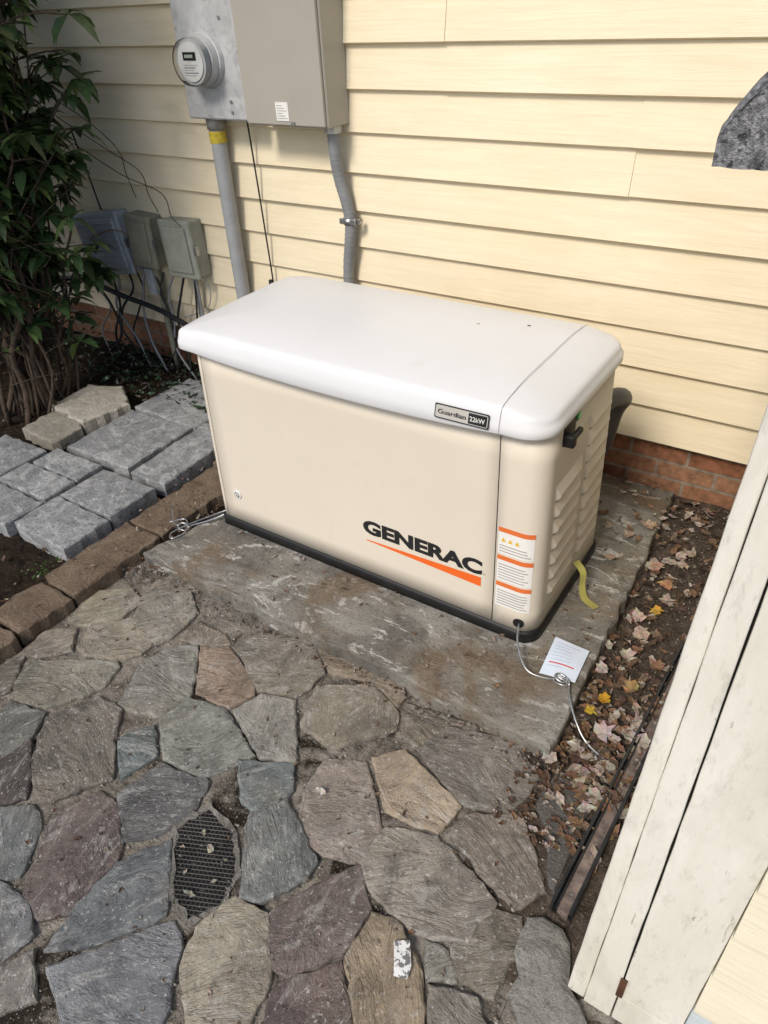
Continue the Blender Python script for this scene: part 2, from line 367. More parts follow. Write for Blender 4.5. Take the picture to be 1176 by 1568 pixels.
for s in seeds:
    poly=[(s[0]-.3,s[1]-.3),(s[0]+.3,s[1]-.3),(s[0]+.3,s[1]+.3),(s[0]-.3,s[1]+.3)]
    for t in seeds:
        if t is s or abs(t[0]-s[0])>.6 or abs(t[1]-s[1])>.6: continue
        nx,ny=t[0]-s[0],t[1]-s[1]; c=(t[0]**2+t[1]**2-s[0]**2-s[1]**2)/2; poly=clip(poly,nx,ny,c-.003)
        if not poly: break
    if len(poly)<3: continue
    def inside(p):
        l1=(p[1]+.84)-(-1.36+.84)/(.70+.18)*(p[0]+.18); l2=(p[1]+1.37)-(-.90+1.37)/(1.56-.68)*(p[0]-.68)
        return (l1>0 if p[0]<.68 else l2>0)
    if any(inside(p) for p in poly) or min(p[0] for p in poly)<-.16: continue
    addstone(shrinkpoly(poly,.98),lin(random.choice(pal)),-.05+U(-.003,.004))
mesh('flagstones',SV,SF,M_stone,patio,cols=SC,tco=ST)
grid_sheet('mortar',-.16,1.50,-1.55,-.20,-.0605,M_mortar,patio,step=.012,amp=.0055)
grid_sheet('mortar_far',-.16,4.0,-4.3,-1.551,-.062,M_mortar,patio)
grid_sheet('mortar_side',1.501,4.0,-1.551,-.70,-.062,M_mortar,patio)
V,F=slab('x',[(1.424,-.450),(1.378,-.420),(1.391,-.311),(1.490,-.283),(1.498,-.432),(1.498,-.577),(1.485,-.577)],-.09,-.048,None); mesh('slate_slab',V,F,M_path,patio)
V,F=slab('x',[(1.463,-.657),(1.538,-.630),(1.602,-.723),(1.660,-.799),(1.551,-.857),(1.499,-.802)],-.09,-.042,None,.010,.02); mesh('concrete_patch',V,F,M_lump,patio)
# drain
drain=empty('drain_grate')
D=[(.682,-.900),(.719,-.825),(.811,-.836),(.893,-.911),(.907,-.977),(.865,-1.042),(.796,-1.021)]
outer=shrinkpoly(D,1.09); inner=shrinkpoly(D,.94)
def densify(p,n=6,j=.006):
    o=[]
    for i in range(len(p)):
        for k in range(n):
            t=k/n; a,b2=p[i],p[(i+1)%len(p)]; o.append((a[0]+(b2[0]-a[0])*t+U(-j,j),a[1]+(b2[1]-a[1])*t+U(-j,j)))
    return o
O=densify(outer);I=densify(inner);n=len(O)
V=[(p[0],p[1],-.075) for p in O]+[(p[0],p[1],-.053+U(-.003,.003)) for p in shrinkpoly(O,.985)]+[(p[0],p[1],-.053+U(-.003,.003)) for p in I]+[(p[0],p[1],-.0625) for p in I]
F=[]
for l in range(3):
    for i in range(n): F.append((l*n+i,l*n+(i+1)%n,(l+1)*n+(i+1)%n,(l+1)*n+i))
mesh('rim',V,F,M_rim,drain)
mesh('hole_floor',[(p[0],p[1],-.0565) for p in shrinkpoly(inner,1.03)],[tuple(range(7))],M_black,drain)
V=[];F=[]
cx,cy=.80,-.93
for ang in (math.radians(25),math.radians(95)):
    dx,dy=math.cos(ang),math.sin(ang)
    for k in range(-20,21):
        ox,oy=cx-dy*k*.0095,cy+dx*k*.0095; t0,t1=-.3,.3; P=shrinkpoly(D,.97)
        ar=sum(P[i][0]*P[(i+1)%7][1]-P[(i+1)%7][0]*P[i][1] for i in range(7)); P=P if ar>0 else P[::-1]
        for i in range(7):
            p,q=P[i],P[(i+1)%7]; nx,ny=q[1]-p[1],-(q[0]-p[0]); den=dx*nx+dy*ny; num=(p[0]-ox)*nx+(p[1]-oy)*ny
            if abs(den)<1e-9: continue
            t=num/den
            if den>0: t1=min(t1,t)
            else: t0=max(t0,t)
        if t1-t0>.01: tubegeo([(ox+dx*t0,oy+dy*t0,-.0545),(ox+dx*t1,oy+dy*t1,-.0545)],.0015,V,F,5,1)
mesh('mesh_grate',V,F,simple('rusty_dark_metal',(.085,.08,.075),.55,.4,var=.3),drain)

# ------------------------------------------------------------ pavers, blocks, edging
def paver(name,x0,x1,y0,y1,z0,z1,mat,rot=0,j=.005,ins=.007):
    cx,cy=(x0+x1)/2,(y0+y1)/2; P=[]
    for x,y in ((x0,y0),(x1,y0),(x1,y1),(x0,y1)):
        dx,dy=x-cx,y-cy; P.append((cx+dx*math.cos(rot)-dy*math.sin(rot),cy+dx*math.sin(rot)+dy*math.cos(rot)))
    V,F=slab(name,P,z0,z1,mat,j,ins,dz=.004,top=.03); return mesh(name,V,F,mat)
for a in [(-.985,-.60,.065,.43,.015),(-.985,-.585,.44,.79,-.02),(-.58,-.385,.06,.50,.02),(-.57,-.36,.51,.86,-.01)]:
    paver('concrete_paver',a[0],a[1],a[2],a[3],-.08,U(-.006,.006),M_paver,a[4])
for a in [(-.685,-.385,-.195,.02,.01),(-.68,-.38,-.40,-.205,-.01),(-.99,-.70,-.10,.025,.0),(-1.0,-.70,-.25,-.11,.02),(-1.0,-.70,-.42,-.26,0),(-1.3,-1.02,-.25,-.01,.03),(-1.32,-1.01,-.5,-.26,0)]:
    paver('concrete_paver',a[0],a[1],a[2],a[3],-.08,U(.0,.010),M_paver,a[4])
V,F=slab('b',[(-1.30,.06),(-1.07,.05),(-1.06,.21),(-1.18,.27),(-1.31,.23)],-.06,.000,None,.010,.012,top=.05); mesh('concrete_block',V,F,concrete('dull_block',(.24,.22,.18),(.42,.39,.33)))
V,F=slab('b',[(-1.36,.26),(-1.06,.215),(-1.02,.44),(-1.20,.56),(-1.385,.50)],-.06,.010,None,.010,.012,top=.05); mesh('concrete_block',V,F,M_block)
for a in [(-.33,-.155,-1.5,-1.12,.0),(-.335,-.155,-1.11,-.735,.01),(-.325,-.16,-.725,-.54,-.03),(-.33,-.155,-.53,-.17,.0),(-.325,-.15,-.16,.265,-.02),(-.33,-.16,.275,.66,.01)]:
    paver('garden_edging_stone',a[0],a[1],a[2],a[3],-.09,-.008+U(-.005,.005),M_edge,a[4],.008,.011)

# ------------------------------------------------------------ generator
gen=empty('standby_generator')
def rr(x0,x1,y0,y1,rad,i=0,na=7,ne=24):
    x0+=i;x1-=i;y0+=i;y1-=i; r=[max(q-i,.003) for q in rad]; P=[]
    def edge(a,b_):
        for k in range(ne): t=k/ne; P.append((a[0]+(b_[0]-a[0])*t,a[1]+(b_[1]-a[1])*t))
    def arc(c,rad_,a0):
        for k in range(na): an=a0+math.pi/2*k/na; P.append((c[0]+rad_*math.cos(an),c[1]+rad_*math.sin(an)))
    edge((x0+r[0],y0),(x1-r[1],y0)); arc((x1-r[1],y0+r[1]),r[1],-math.pi/2)
    edge((x1,y0+r[1]),(x1,y1-r[2])); arc((x1-r[2],y1-r[2]),r[2],0)
    edge((x1-r[2],y1),(x0+r[3],y1)); arc((x0+r[3],y1-r[3]),r[3],math.pi/2)
    edge((x0,y1-r[3]),(x0,y0+r[0])); arc((x0+r[0],y0+r[0]),r[0],math.pi)
    return P
def loft(name,rings,mat,captop=True,capbot=True,modf=None):
    V=[];F=[];n=len(rings[0][0])
    for P,z in rings:
        for p in P:
            q=(p[0],p[1],z); V.append(modf(q) if modf else q)
    for l in range(len(rings)-1):
        for i in range(n): F.append((l*n+i,l*n+(i+1)%n,(l+1)*n+(i+1)%n,(l+1)*n+i))
    if capbot: F.append(tuple(range(n))[::-1])
    if captop: F.append(tuple((len(rings)-1)*n+i for i in range(n)))
    return mesh(name,V,F,mat,gen,smooth=True)
BR=[.024,.055,.055,.024]
loft('base_skirt',[(rr(-.004,1.194,-.004,.534,BR),0.0),(rr(-.004,1.194,-.004,.534,BR),.030),(rr(-.004,1.194,-.004,.534,BR,.006),.038)],M_black)
loft('inner_frame',[(rr(.012,1.182,.016,.52,BR),.03),(rr(.022,1.168,.026,.51,BR),.66)],M_dark)
def ins(z): return .003+.013*(max(z-.03,0)/.63)**1.3
def bodypt(x,y,z):
    k=ins(z); cx,cy=.595,.265
    return (cx+(x-cx)*(1-k/.595), cy+(y-cy)*(1-k/.265), z)
ZB=[.036,.10,.2,.3,.4,.5,.58,.66]
def shell(name,poly,mat,zs=ZB,off=0,thick=.004):
    V=[];F=[];m=len(poly); P=[]
    for i,p in enumerate(poly):
        a=Vector(poly[max(i-1,0)]);c_=Vector(poly[min(i+1,m-1)]);d=(c_-a).normalized(); P.append((p[0]+d.y*off,p[1]-d.x*off))
    for z in zs:
        for p in P: V.append(bodypt(p[0],p[1],z))
    for l in range(len(zs)-1):
        for i in range(m-1): F.append((l*m+i,l*m+i+1,(l+1)*m+i+1,(l+1)*m+i))
    o=mesh(name,V,F,mat,gen,smooth=True)
    if thick: s=o.modifiers.new('s','SOLIDIFY'); s.thickness=thick; s.offset=-1
    return o
def arcp(cx,cy,r,a0,a1,n=10): return [(cx+r*math.cos(math.radians(a0+(a1-a0)*k/n)),cy+r*math.sin(math.radians(a0+(a1-a0)*k/n))) for k in range(n+1)]
FRONT=[(.0295+ (1.0605-.0295)*k/20,0) for k in range(21)]
shell('front_panel',FRONT,M_gen)
capR=[(1.0640,0),(1.10,0)]+arcp(1.135,.055,.055,-90,0)+[(1.19,.1+.05*k) for k in range(0,8)]+arcp(1.135,.475,.055,0,90)+[(.8,.53),(.5,.53)]
shell('right_panel',capR,M_gen)
capL=[(.5,.53)]+arcp(.024,.506,.024,90,180,5)+[(0,.3),(0,.1)]+arcp(.024,.024,.024,180,262,6)+[(.0262,.0)]
shell('left_panel',capL,M_gen)
wrap=[(1.070,0),(1.09,0),(1.11,0)]+arcp(1.135,.055,.055,-90,-52,5)
M_redv=simple('warning_header',(.72,.17,.04),.5,var=.03,bump=0)
for i in range(3):
    z0=.108+i*.092
    shell('warning_label_%d'%i,wrap,M_white,[z0,z0+.045,z0+.088],.0010,0)
    shell('warning_header_%d'%i,wrap,M_redv,[z0+.072,z0+.087],.0018,0)
    for k in range(6 if i<2 else 3):
        zz=z0+.008+k*.0095; shell('label_text_%d_%d'%(i,k),[(1.074,0),(1.09,0),(1.11,0)]+arcp(1.135,.055,.055,-90,-60-15*R(),4),M_pgrey,[zz,zz+.0032],.0018,0)
M_haz=simple('hazard_yellow',(.75,.45,.03),.5,var=.02,bump=0)
for k,x in enumerate((1.078,1.098,1.118)):
    z0=.108+2*.092+.042; V=[(x,-.0,z0),(x+.014,0,z0),(x+.007,0,z0+.013)]
    V=[bodypt(v[0],-.0022,v[2]) for v in V]; mesh('hazard_symbol_%d'%k,V,[(0,1,2)],M_haz,gen)
# lid
LX0,LX1,LY0,LY1=-.024,1.186,-.020,.552; LR=[.034,.080,.075,.06]
def lidmod(q):
    x,y,z=q; u=(x-.55)/.50; fr_=max(0,1-(y-LY0)/.5)
    if z<.672 and y<LY0+.05 and abs(u)<1: z-=.016*(1-u*u)**.8
    if abs(x-.58)<.6: y-=.008*fr_*(1-((x-.58)/.6)**2)
    if z>.69:
        k=min(1,(z-.69)/.03)
        if x>1.06: z-=k*(x-1.06)*.20
        if x<.10: z-=k*(.10-x)*.10
        z-=k*.006*max(0,(abs(y-.266)-.17)/.11)
    return (x,y,z)
prof=[(.014,.670),(.003,.6665),(.0,.6705),(.001,.690),(.006,.718),(.009,.7305),(.0115,.7350),(.0155,.7385),(.021,.7405),(.034,.7425),(.060,.7450),(.10,.748),(.16,.7505),(.22,.752),(.262,.7525)]
loft('lid',[(rr(LX0,LX1,LY0,LY1,LR,i),z) for i,z in prof],M_lid,modf=lidmod)
V=[];F=[]
prof2=[p for p in prof[2:] if p[0]<.2]
ys=[(LY0+i-.0006,z) for i,z in prof2]+[(LY1-i+.0006,z) for i,z in prof2[::-1]]
sub=[]
for i in range(len(ys)-1):
    for k in range(5): t=k/5; sub.append((ys[i][0]+(ys[i+1][0]-ys[i][0])*t,ys[i][1]+(ys[i+1][1]-ys[i][1])*t))
for y,z in sub:
    for x in (1.0605,1.0620):
        q=lidmod((x,y,z+.0003)); V.append((q[0],q[1]-.0004 if y<.1 else q[1],q[2]+.0006))
for i in range(len(sub)-1): F.append((2*i,2*i+1,2*i+3,2*i+2))
mesh('lid_seam',V,F,simple('seam_shadow_gap',(.26,.26,.26),.8,var=.1,bump=0),gen)
# louvres
for (y0,y1,z00,zt) in ((.080,.262,.13,.50),(.290,.462,.13,.56)):
    z=z00
    while z<zt:
        X=bodypt(1.19,.2,z)[0]-.0005; X2=bodypt(1.19,.2,z+.046)[0]-.0005
        V=[(X,y0+.004,z),(X+.0085,y0+.018,z+.004),(X+.0098,y0+.018,z+.015),(X2,y0,z+.048),(X,y1-.004,z),(X+.0085,y1-.018,z+.004),(X+.0098,y1-.018,z+.015),(X2,y1,z+.048)]
        F=[(0,4,5,1),(1,5,6,2),(2,6,7,3),(0,1,2,3),(7,6,5,4)]
        mesh('louvre',V,F,M_gen,gen,bevel=.0025)
        box('louvre_slot',X-.002,X+.0012,y0+.010,y1-.010,z-.005,z+.001,M_dark,gen,0)
        z+=.053
X=bodypt(1.19,.2,.63)[0]
box('latch_plate',X-.004,X+.004,.10,.175,.600,.665,M_black,gen,.003)
box('latch_lever',X+.002,X+.030,.095,.118,.604,.638,M_black,gen,.005)
box('latch_lever_arm',X+.014,X+.028,.110,.165,.618,.634,M_black,gen,.005)
disc((X+.002,.185,.650),(1,0,0),.011,.006,'status_light',M_green,gen)
disc((X-.001,.185,.650),(1,0,0),.017,.004,'status_light_bezel',M_black,gen)
disc((.097,.0045,.150),(0,-1,0),.017,.004,'lock_plate',M_lid,gen,bevel=.001)
disc((.097,.0015,.150),(0,-1,0),.011,.003,'lock_ring',M_steel,gen)
disc((.097,-.0010,.150),(0,-1,0),.0075,.002,'lock_core',M_gen,gen)
box('lock_keyway',.0955,.0985,-.0035,-.0028,.146,.154,M_black,gen,0)
disc((1.140,.009,.066),(0.15,-1,0),.016,.0062,'cable_port',M_black,gen)
def text(name,body,x0,x1,z0,h,y,mat,bold=0,parent=gen):
    c=bpy.data.curves.new(name,'FONT'); c.body=body; c.size=1; c.offset=bold; c.resolution_u=4; c.extrude=0
    o=bpy.data.objects.new(name,c); COL.objects.link(o); bpy.context.view_layer.update()
    dg=bpy.context.evaluated_depsgraph_get(); me=bpy.data.meshes.new_from_object(o.evaluated_get(dg)); bpy.data.objects.remove(o)
    xs=[v.co.x for v in me.vertices]; zs=[v.co.y for v in me.vertices]
    sx=(x1-x0)/(max(xs)-min(xs)); sz=h/(max(zs)-min(zs)); mx_,mz=min(xs),min(zs)
    for v in me.vertices:
        X=x0+(v.co.x-mx_)*sx; Z=z0+(v.co.y-mz)*sz
        v.co=(X,y(Z) if callable(y) else y,Z)
    ob=bpy.data.objects.new(name,me); me.materials.clear(); me.materials.append(mat); COL.objects.link(ob); ob.parent=parent
    return ob
fy=lambda z: bodypt(.6,0,z)[1]-.0012
text('logo_lettering','GENERAC',.622,1.022,.190,.052,fy,M_blk_v,.050)
V=[(.630,fy(.163),.163),(1.020,fy(.152),.150),(1.020,fy(.184),.183),(.632,fy(.165),.166)]
mesh('logo_swoosh',V,[(0,1,2,3)],M_orange,gen)
text('registered_mark','o',1.026,1.031,.196,.005,fy,M_blk_v)
by=lambda x: lidmod((x,LY0-.001,.69))[1]
def badge(x0,x1,z0,z1,off,mat,name,r=.004):
    P=arcp(x1-r,z0+r,r,-90,0,4)+arcp(x1-r,z1-r,r,0,90,4)+arcp(x0+r,z1-r,r,90,180,4)+arcp(x0+r,z0+r,r,180,270,4)
    mesh(name,[(p[0],by(p[0])-off+(p[1]-.69)*.2,p[1]) for p in P],[tuple(range(len(P)))],mat,gen)
badge(.893,1.037,.676,.712,.0020,M_blk_v,'badge_border'); badge(.896,1.034,.679,.709,.0028,M_silver,'badge_plate'); badge(.984,1.032,.681,.707,.0034,M_blk_v,'badge_power_field',.002)
text('badge_series','Guardian',.903,.978,.688,.013,by(.95)-.0042,M_blk_v,.01); text('badge_power','22kW',.988,1.028,.688,.013,by(1.01)-.0046,M_white,.015)
for p in ((.80,.37),(.93,.42)):
    q=lidmod((p[0],p[1],.7515)); box('lid_scuff',q[0],q[0]+.010,q[1],q[1]+.002,q[2]-.001,q[2]+.0004,M_dark,gen,0)
tube('rear_flex_pipe',[(1.12,.50,.50),(1.150,.60,.50),(1.155,.68,.46),(1.12,.74,.38),(1.08,.80,.2),(1.0,.9,.06),(.97,.99,.04)],.028,simple('dark_flex',(.10,.10,.105),.5),gen)
def loopc(c,r,z,n=10,a0=0,turns=1): return [(c[0]+r*math.cos(a0+2*math.pi*turns*k/n),c[1]+r*.7*math.sin(a0+2*math.pi*turns*k/n),z+.004*math.sin(k)) for k in range(n+1)]
cb=empty('tie_down_cable')
tube('strand',[(1.142,.005,.066),(1.165,-.05,.045),(1.215,-.10,.02),(1.27,-.095,.012),(1.305,-.075,.010)]+loopc((1.310,-.085),.02,.012)+[(1.345,-.12,.012),(1.385,-.17,-.01),(1.43,-.20,-.035),(1.507,-.227,-.040)],.0030,M_steel,cb,8)
tube('clamp_loop',loopc((1.305,-.078),.016,.016,12,1,2),.0028,M_steel,cb,8)
disc((1.50,-.235,-.055),(0,0,1),.012,.022,'anchor',M_steel,cb)
cb2=empty('tie_down_cable')
tube('strand',[(.012,.03,.03),(-.03,-.02,.012),(-.075,-.08,.008)]+loopc((-.095,-.105),.022,.010,8,.5,1.5)+[(-.15,-.10,.012),(-.21,-.05,.02)],.0030,M_steel,cb2,8)
tube('strand_return',[(.010,.06,.03),(-.04,.01,.014),(-.09,-.09,.010),(-.11,-.15,.006),(-.085,-.17,.006),(-.07,-.12,.008),(-.12,-.07,.01),(-.16,-.11,.01)],.0028,M_steel,cb2,8)
tag=empty('plastic_tag')
T=[Vector(p) for p in ((1.237,.050,.022),(1.334,.059,.008),(1.340,-.066,.006),(1.247,-.088,.012))]
def tagp(u,v,dz=0):
    a=T[0].lerp(T[1],u); d=T[3].lerp(T[2],u); p=a.lerp(d,v); p.z+=dz+.008*math.sin(u*3)*math.sin(v*3); return p
TV=[];TF=[]
for j in range(7):
    for i in range(7): TV.append(tagp(i/6,j/6))
for j in range(6):
    for i in range(6): a=j*7+i; TF.append((a,a+1,a+8,a+7))
mesh('sheet',TV,TF,M_tagpaper,tag,smooth=True)
for k in range(8):
    v0=.12+k*.09; u1=U(.45,.88); mesh('print_line',[tagp(.12+ (u1-.12)*t/4,v0+w_,.0010) for w_ in (0,.012 if k!=6 else .03) for t in range(5)],[(i,i+1,i+6,i+5) for i in range(4)],M_red if k==6 else M_faint,tag)
yt=empty('yellow_tag')
path=catmull([(1.196,.285,.110),(1.225,.275,.085),(1.232,.262,.040),(1.250,.250,.010),(1.290,.235,.004)],5)
V=[];F=[]
for i,p in enumerate(path): V+= [p+Vector((-.006,-.010,0)),p+Vector((.006,.010,0))]
for i in range(len(path)-1): F.append((2*i,2*i+1,2*i+3,2*i+2))
mesh('strip',V,F,M_yel,yt,smooth=True)

# ------------------------------------------------------------ meter
met=empty('electric_meter')
box('socket_box',-.735,-.432,.880,.997,1.140,1.80,M_galv,met,.004)
box('box_lip',-.738,-.430,.884,.905,1.137,1.146,M_galv,met,.002)
mc=(-.596,.880,1.332)
disc((mc[0],.8805,mc[2]),(0,-1,0),.092,.020,'flange',M_galv,met,40,.088,.003)
disc((mc[0],.861,mc[2]),(0,-1,0),.083,.030,'sealing_ring',simple('ring_metal',(.50,.50,.49),.35,.2),met,40,.079,.003)
disc((mc[0],.832,mc[2]),(0,-1,0),.072,.028,'register_body',simple('register_grey',(.42,.42,.41),.5),met,32)
disc((mc[0],.8035,mc[2]),(0,-1,0),.062,.004,'dial_face',simple('dial_grey',(.60,.60,.57),.5,bump=0),met,32)
box('lcd',mc[0]-.032,mc[0]+.032,.7975,.7990,mc[2]+.006,mc[2]+.032,M_black,met,.001)
box('lcd_digits',mc[0]-.022,mc[0]+.018,.7965,.7974,mc[2]+.014,mc[2]+.024,simple('lcd_grey',(.35,.38,.33),.4,bump=0),met,0)
for k in range(5): box('dial_print',mc[0]-.034,mc[0]+.034-.012*(k%3),.7985,.7994,mc[2]-.010-k*.008,mc[2]-.0075-k*.008,M_ink if k%2 else M_pgrey,met,0)
V=[];F=[];seg=40
gp=[(.076,.832),(.076,.796),(.073,.784),(.064,.778),(.03,.776)]
for r_,y in gp:
    for k in range(seg): an=2*math.pi*k/seg; V.append((mc[0]+r_*math.cos(an),y,mc[2]+r_*math.sin(an)))
for l in range(len(gp)-1):
    for k in range(seg): F.append((l*seg+k,l*seg+(k+1)%seg,(l+1)*seg+(k+1)%seg,(l+1)*seg+k))
F.append(tuple((len(gp)-1)*seg+k for k in range(seg)))
mesh('glass_cover',V,F,M_glass,met,smooth=True)
for z in (1.20,1.165,1.46): disc((-.50,.8795,z),(0,-1,0),.006,.003,'screw',M_steel,met,12)
pan=empty('transfer_switch_cabinet')
box('cabinet',-.412,-.045,.868,.998,1.128,1.95,M_panel,pan,.006)
box('door',-.410,-.050,.853,.8665,1.135,1.945,M_panel,pan,.004)
box('rating_label',-.262,-.205,.8505,.8528,1.150,1.208,M_white,pan,0)
for k in range(6): box('label_print',-.257,-.212-.01*(k%3),.8497,.8504,1.157+k*.008,1.159+k*.008,M_pgrey,pan,0)
box('door_latch',-.195,-.180,.845,.853,1.136,1.150,M_steel,pan,.002)
disc((-.078,.935,1.128),(0,0,-1),.032,.022,'hub_fitting',simple('white_fitting',(.55,.55,.53),.4,.3),pan,8)
c1=empty('meter_conduit'); tube('riser',[(-.665,.945,1.139),(-.668,.945,.8),(-.670,.945,.4),(-.672,.945,-.08)],.0315,M_pvcl,c1,20,3)
tube('coupling',[(-.665,.945,1.139),(-.665,.945,1.095)],.038,simple('fitting_grey',(.36,.35,.32),.5,.3),c1,20,2)
disc((-.6655,.945,1.088),(0,0,-1),.0340,.042,'yellow_label',simple('yellow_sticker',(.62,.48,.05),.5,var=.25,scale=60),c1,20)
c2=empty('flexible_conduit')
FX=[(-.078,.935,1.115),(-.080,.940,1.03),(-.076,.950,.95),(-.058,.957,.87),(-.047,.960,.80),(-.056,.960,.72),(-.072,.960,.62),(-.080,.955,.45),(-.082,.930,.2),(-.08,.88,.05),(-.06,.7,.04),(-.05,.53,.06)]
tube('flex_body',FX,.0220,M_pvc,c2,16)
V=[];F=[]
P=catmull(FX[:8],9)
for i in range(2,len(P)-1,2):
    tubegeo([P[i]-(P[i+1]-P[i])*.25,P[i]+(P[i+1]-P[i])*.25],.0232,V,F,14,1)
mesh('flex_ribs',V,F,M_pvc,c2,smooth=False)
box('clamp_strap',-.085,-.010,.938,.945,.790,.812,M_steel,c2,.003)
tube('clamp_ring',[(-.050,.96,.812),(-.050,.96,.790)],.0265,M_steel,c2,20,1); disc((-.008,.972,.801),(0,-1,0),.011,.022,'clamp_screw',M_steel,c2,10)
gw=empty('ground_wire'); tube('wire',[(-.515,.965,1.14),(-.513,.972,.9),(-.510,.975,.7),(-.505,.975,.5),(-.50,.965,.38),(-.49,.93,.1),(-.5,.9,-.05)],.0035,M_cable,gw,6)
tube('wire_knot',[(-.515,.97,.50),(-.50,.955,.485),(-.49,.965,.475)],.009,M_cable,gw,6)
def ubox(name,x0,x1,z0,z1,y0,mat,rot=0,ribs=0):
    e=empty(name); yb=.990
    box('back_case',x0+.006,x1-.006,y0+.022,yb,z0+.006,z1-.006,mat,e,.006); box('cover',x0,x1,y0,y0+.024,z0,z1,mat,e,.010)
    box('raised_panel',x0+.025,x1-.025,y0-.010,y0+.001,z0+.03,z1-.03,mat,e,.008)
    for k in range(ribs): zz=z0+.05+k*(z1-z0-.10)/max(1,ribs-1); box('rib',x0+.03,x1-.03,y0-.0145,y0-.0095,zz-.004,zz+.004,mat,e,.002)
    box('hasp',x1-.004,x1+.010,y0+.005,y0+.03,(z0+z1)/2-.02,(z0+z1)/2+.02,M_steel,e,.002)
    if rot:
        c=Vector(((x0+x1)/2,0,(z0+z1)/2)); Mx=Matrix.Translation(c)@Matrix.Rotation(rot,4,'Y')@Matrix.Translation(-c)
        for o in e.children: o.data.transform(Mx)
    return e
ubox('telephone_junction_box',-1.72,-1.375,.400,.70,.905,M_tel,-.15,9)
ubox('utility_box',-1.335,-1.165,.475,.722,.900,M_util,.03)
ubox('utility_box',-1.095,-.895,.460,.722,.900,M_util2,-.04)
uc=empty('utility_cables')
tube('drop_conduit',[(-.985,.955,.50),(-.985,.955,.2),(-.985,.955,-.08)],.013,M_pvcl,uc,10,2)
tube('drop_conduit_2',[(-1.25,.955,.50),(-1.25,.955,.2),(-1.25,.955,-.08)],.016,M_util,uc,10,2)
box('conduit_body',-1.31,-1.26,.93,.99,.33,.46,M_tel,uc,.006)
tube('main_cable',[(-2.1,.93,.30),(-1.8,.92,.33),(-1.5,.92,.29),(-1.25,.92,.26),(-1.0,.91,.20),(-.8,.90,.14),(-.6,.88,.05)],.014,M_cable,uc,8)
for s in range(12):
    x=-1.75+s*.07; tube('lead',[(x,.95,.45),(x+U(-.05,.06),.93,.34),(x+U(-.1,.12),.92,.22),(x+U(-.12,.15),.90,.08),(x+U(-.1,.2),.88,-.06)],U(.003,.007),M_cable if s%3 else M_pvc,uc,6)
tube('thin_wire',[(-1.66,.90,.55),(-1.55,.88,.60),(-1.40,.89,.64),(-1.30,.90,.60),(-1.33,.90,.45)],.0028,simple('orange_wire',(.30,.18,.09),.6),uc,6)
tube('thin_wire_2',[(-.93,.95,.50),(-.90,.96,.40),(-.95,.96,.30),(-1.1,.95,.24)],.003,M_pvcl,uc,6)
tube('thin_wire_3',[(-1.64,.97,1.05),(-1.60,.97,.85),(-1.56,.96,.70)],.004,M_cable,uc,6)

# ------------------------------------------------------------ shed with door post at right
shed=empty('garden_shed')
Y=-.733
def lerpx(tab,z):
    for (z0,x0),(z1,x1) in zip(tab,tab[1:]):
        if z<=z1: return x0+(x1-x0)*(z-z0)/(z1-z0)
    return tab[-1][1]
def board(name,lt,rt,y0,y1,mat,n=24,jit=.0007,bevel=.002):
    z0,z1=lt[0][0],lt[-1][0]; L=[];Rr=[]
    for k in range(n+1):
        z=z0+(z1-z0)*k/n; L.append((lerpx(lt,z)+U(-jit,jit),z)); Rr.append((lerpx(rt,z)+U(-jit,jit),z))
    prism(name,L+Rr[::-1],'y',y0,y1,mat,shed,bevel)
board('corner_board',[(-.055,1.588),(1.40,1.634)],[(-.055,1.622),(1.40,1.650)],Y,Y+.09,M_paint,bevel=.003)
board('corner_board_face',[(-.055,1.6226),(1.40,1.6506)],[(-.055,1.6735),(1.40,1.6725)],Y-.004,Y+.07,M_paint)
board('door_gap',[(-.055,1.630),(1.40,1.645)],[(-.055,1.75),(1.40,1.75)],Y+.015,Y+.085,M_dark,bevel=0)
board('door_casing',[(.045,1.6765),(1.40,1.6755)],[(.045,1.782),(1.40,1.782)],Y-.003,Y+.012,M_paint)
V=[];F=[]
for k in range(10):
    z=.165+.13*k; y0=Y-.012; b0=len(V)
    pr=[(Y+.02,z+.003),(y0,z),(y0,z+.008),(Y+.004,z+.136)]
    for x in (1.7835,3.2):
        for p in pr: V.append((x,p[0],p[1]))
    for i in range(3): F.append((b0+i,b0+4+i,b0+5+i,b0+1+i))
    F.append((b0,b0+1,b0+2,b0+3))
mesh('front_siding',V,F,M_siding2,shed)
box('base_board',1.676,3.2,Y-.001,Y+.03,-.06,.043,M_paint,shed,.003)
box('skirt_board',1.7835,3.2,Y-.001,Y+.03,.044,.163,simple('pale_blue_paint',(.60,.66,.68),.6,var=.2,bump=.2),shed,.003)
box('side_wall',1.70,1.72,Y+.092,.90,-.06,1.39,M_siding2,shed,.002)
box('back_wall',1.70,3.2,.902,.93,-.06,1.39,M_siding2,shed,.002); box('far_wall',3.17,3.2,Y+.04,.90,-.06,1.39,M_siding2,shed,.002)
box('hinge',1.6700,1.6820,Y-.0075,Y-.0045,.05,.120,simple('rust',(.10,.045,.02),.8,var=.4),shed,.001)
nx,ny=60,60; V=[];F=[]
def redge(s): return .008*mn.noise(Vector((s*40,1,1)))+.004*mn.noise(Vector((s*110,4,1)))
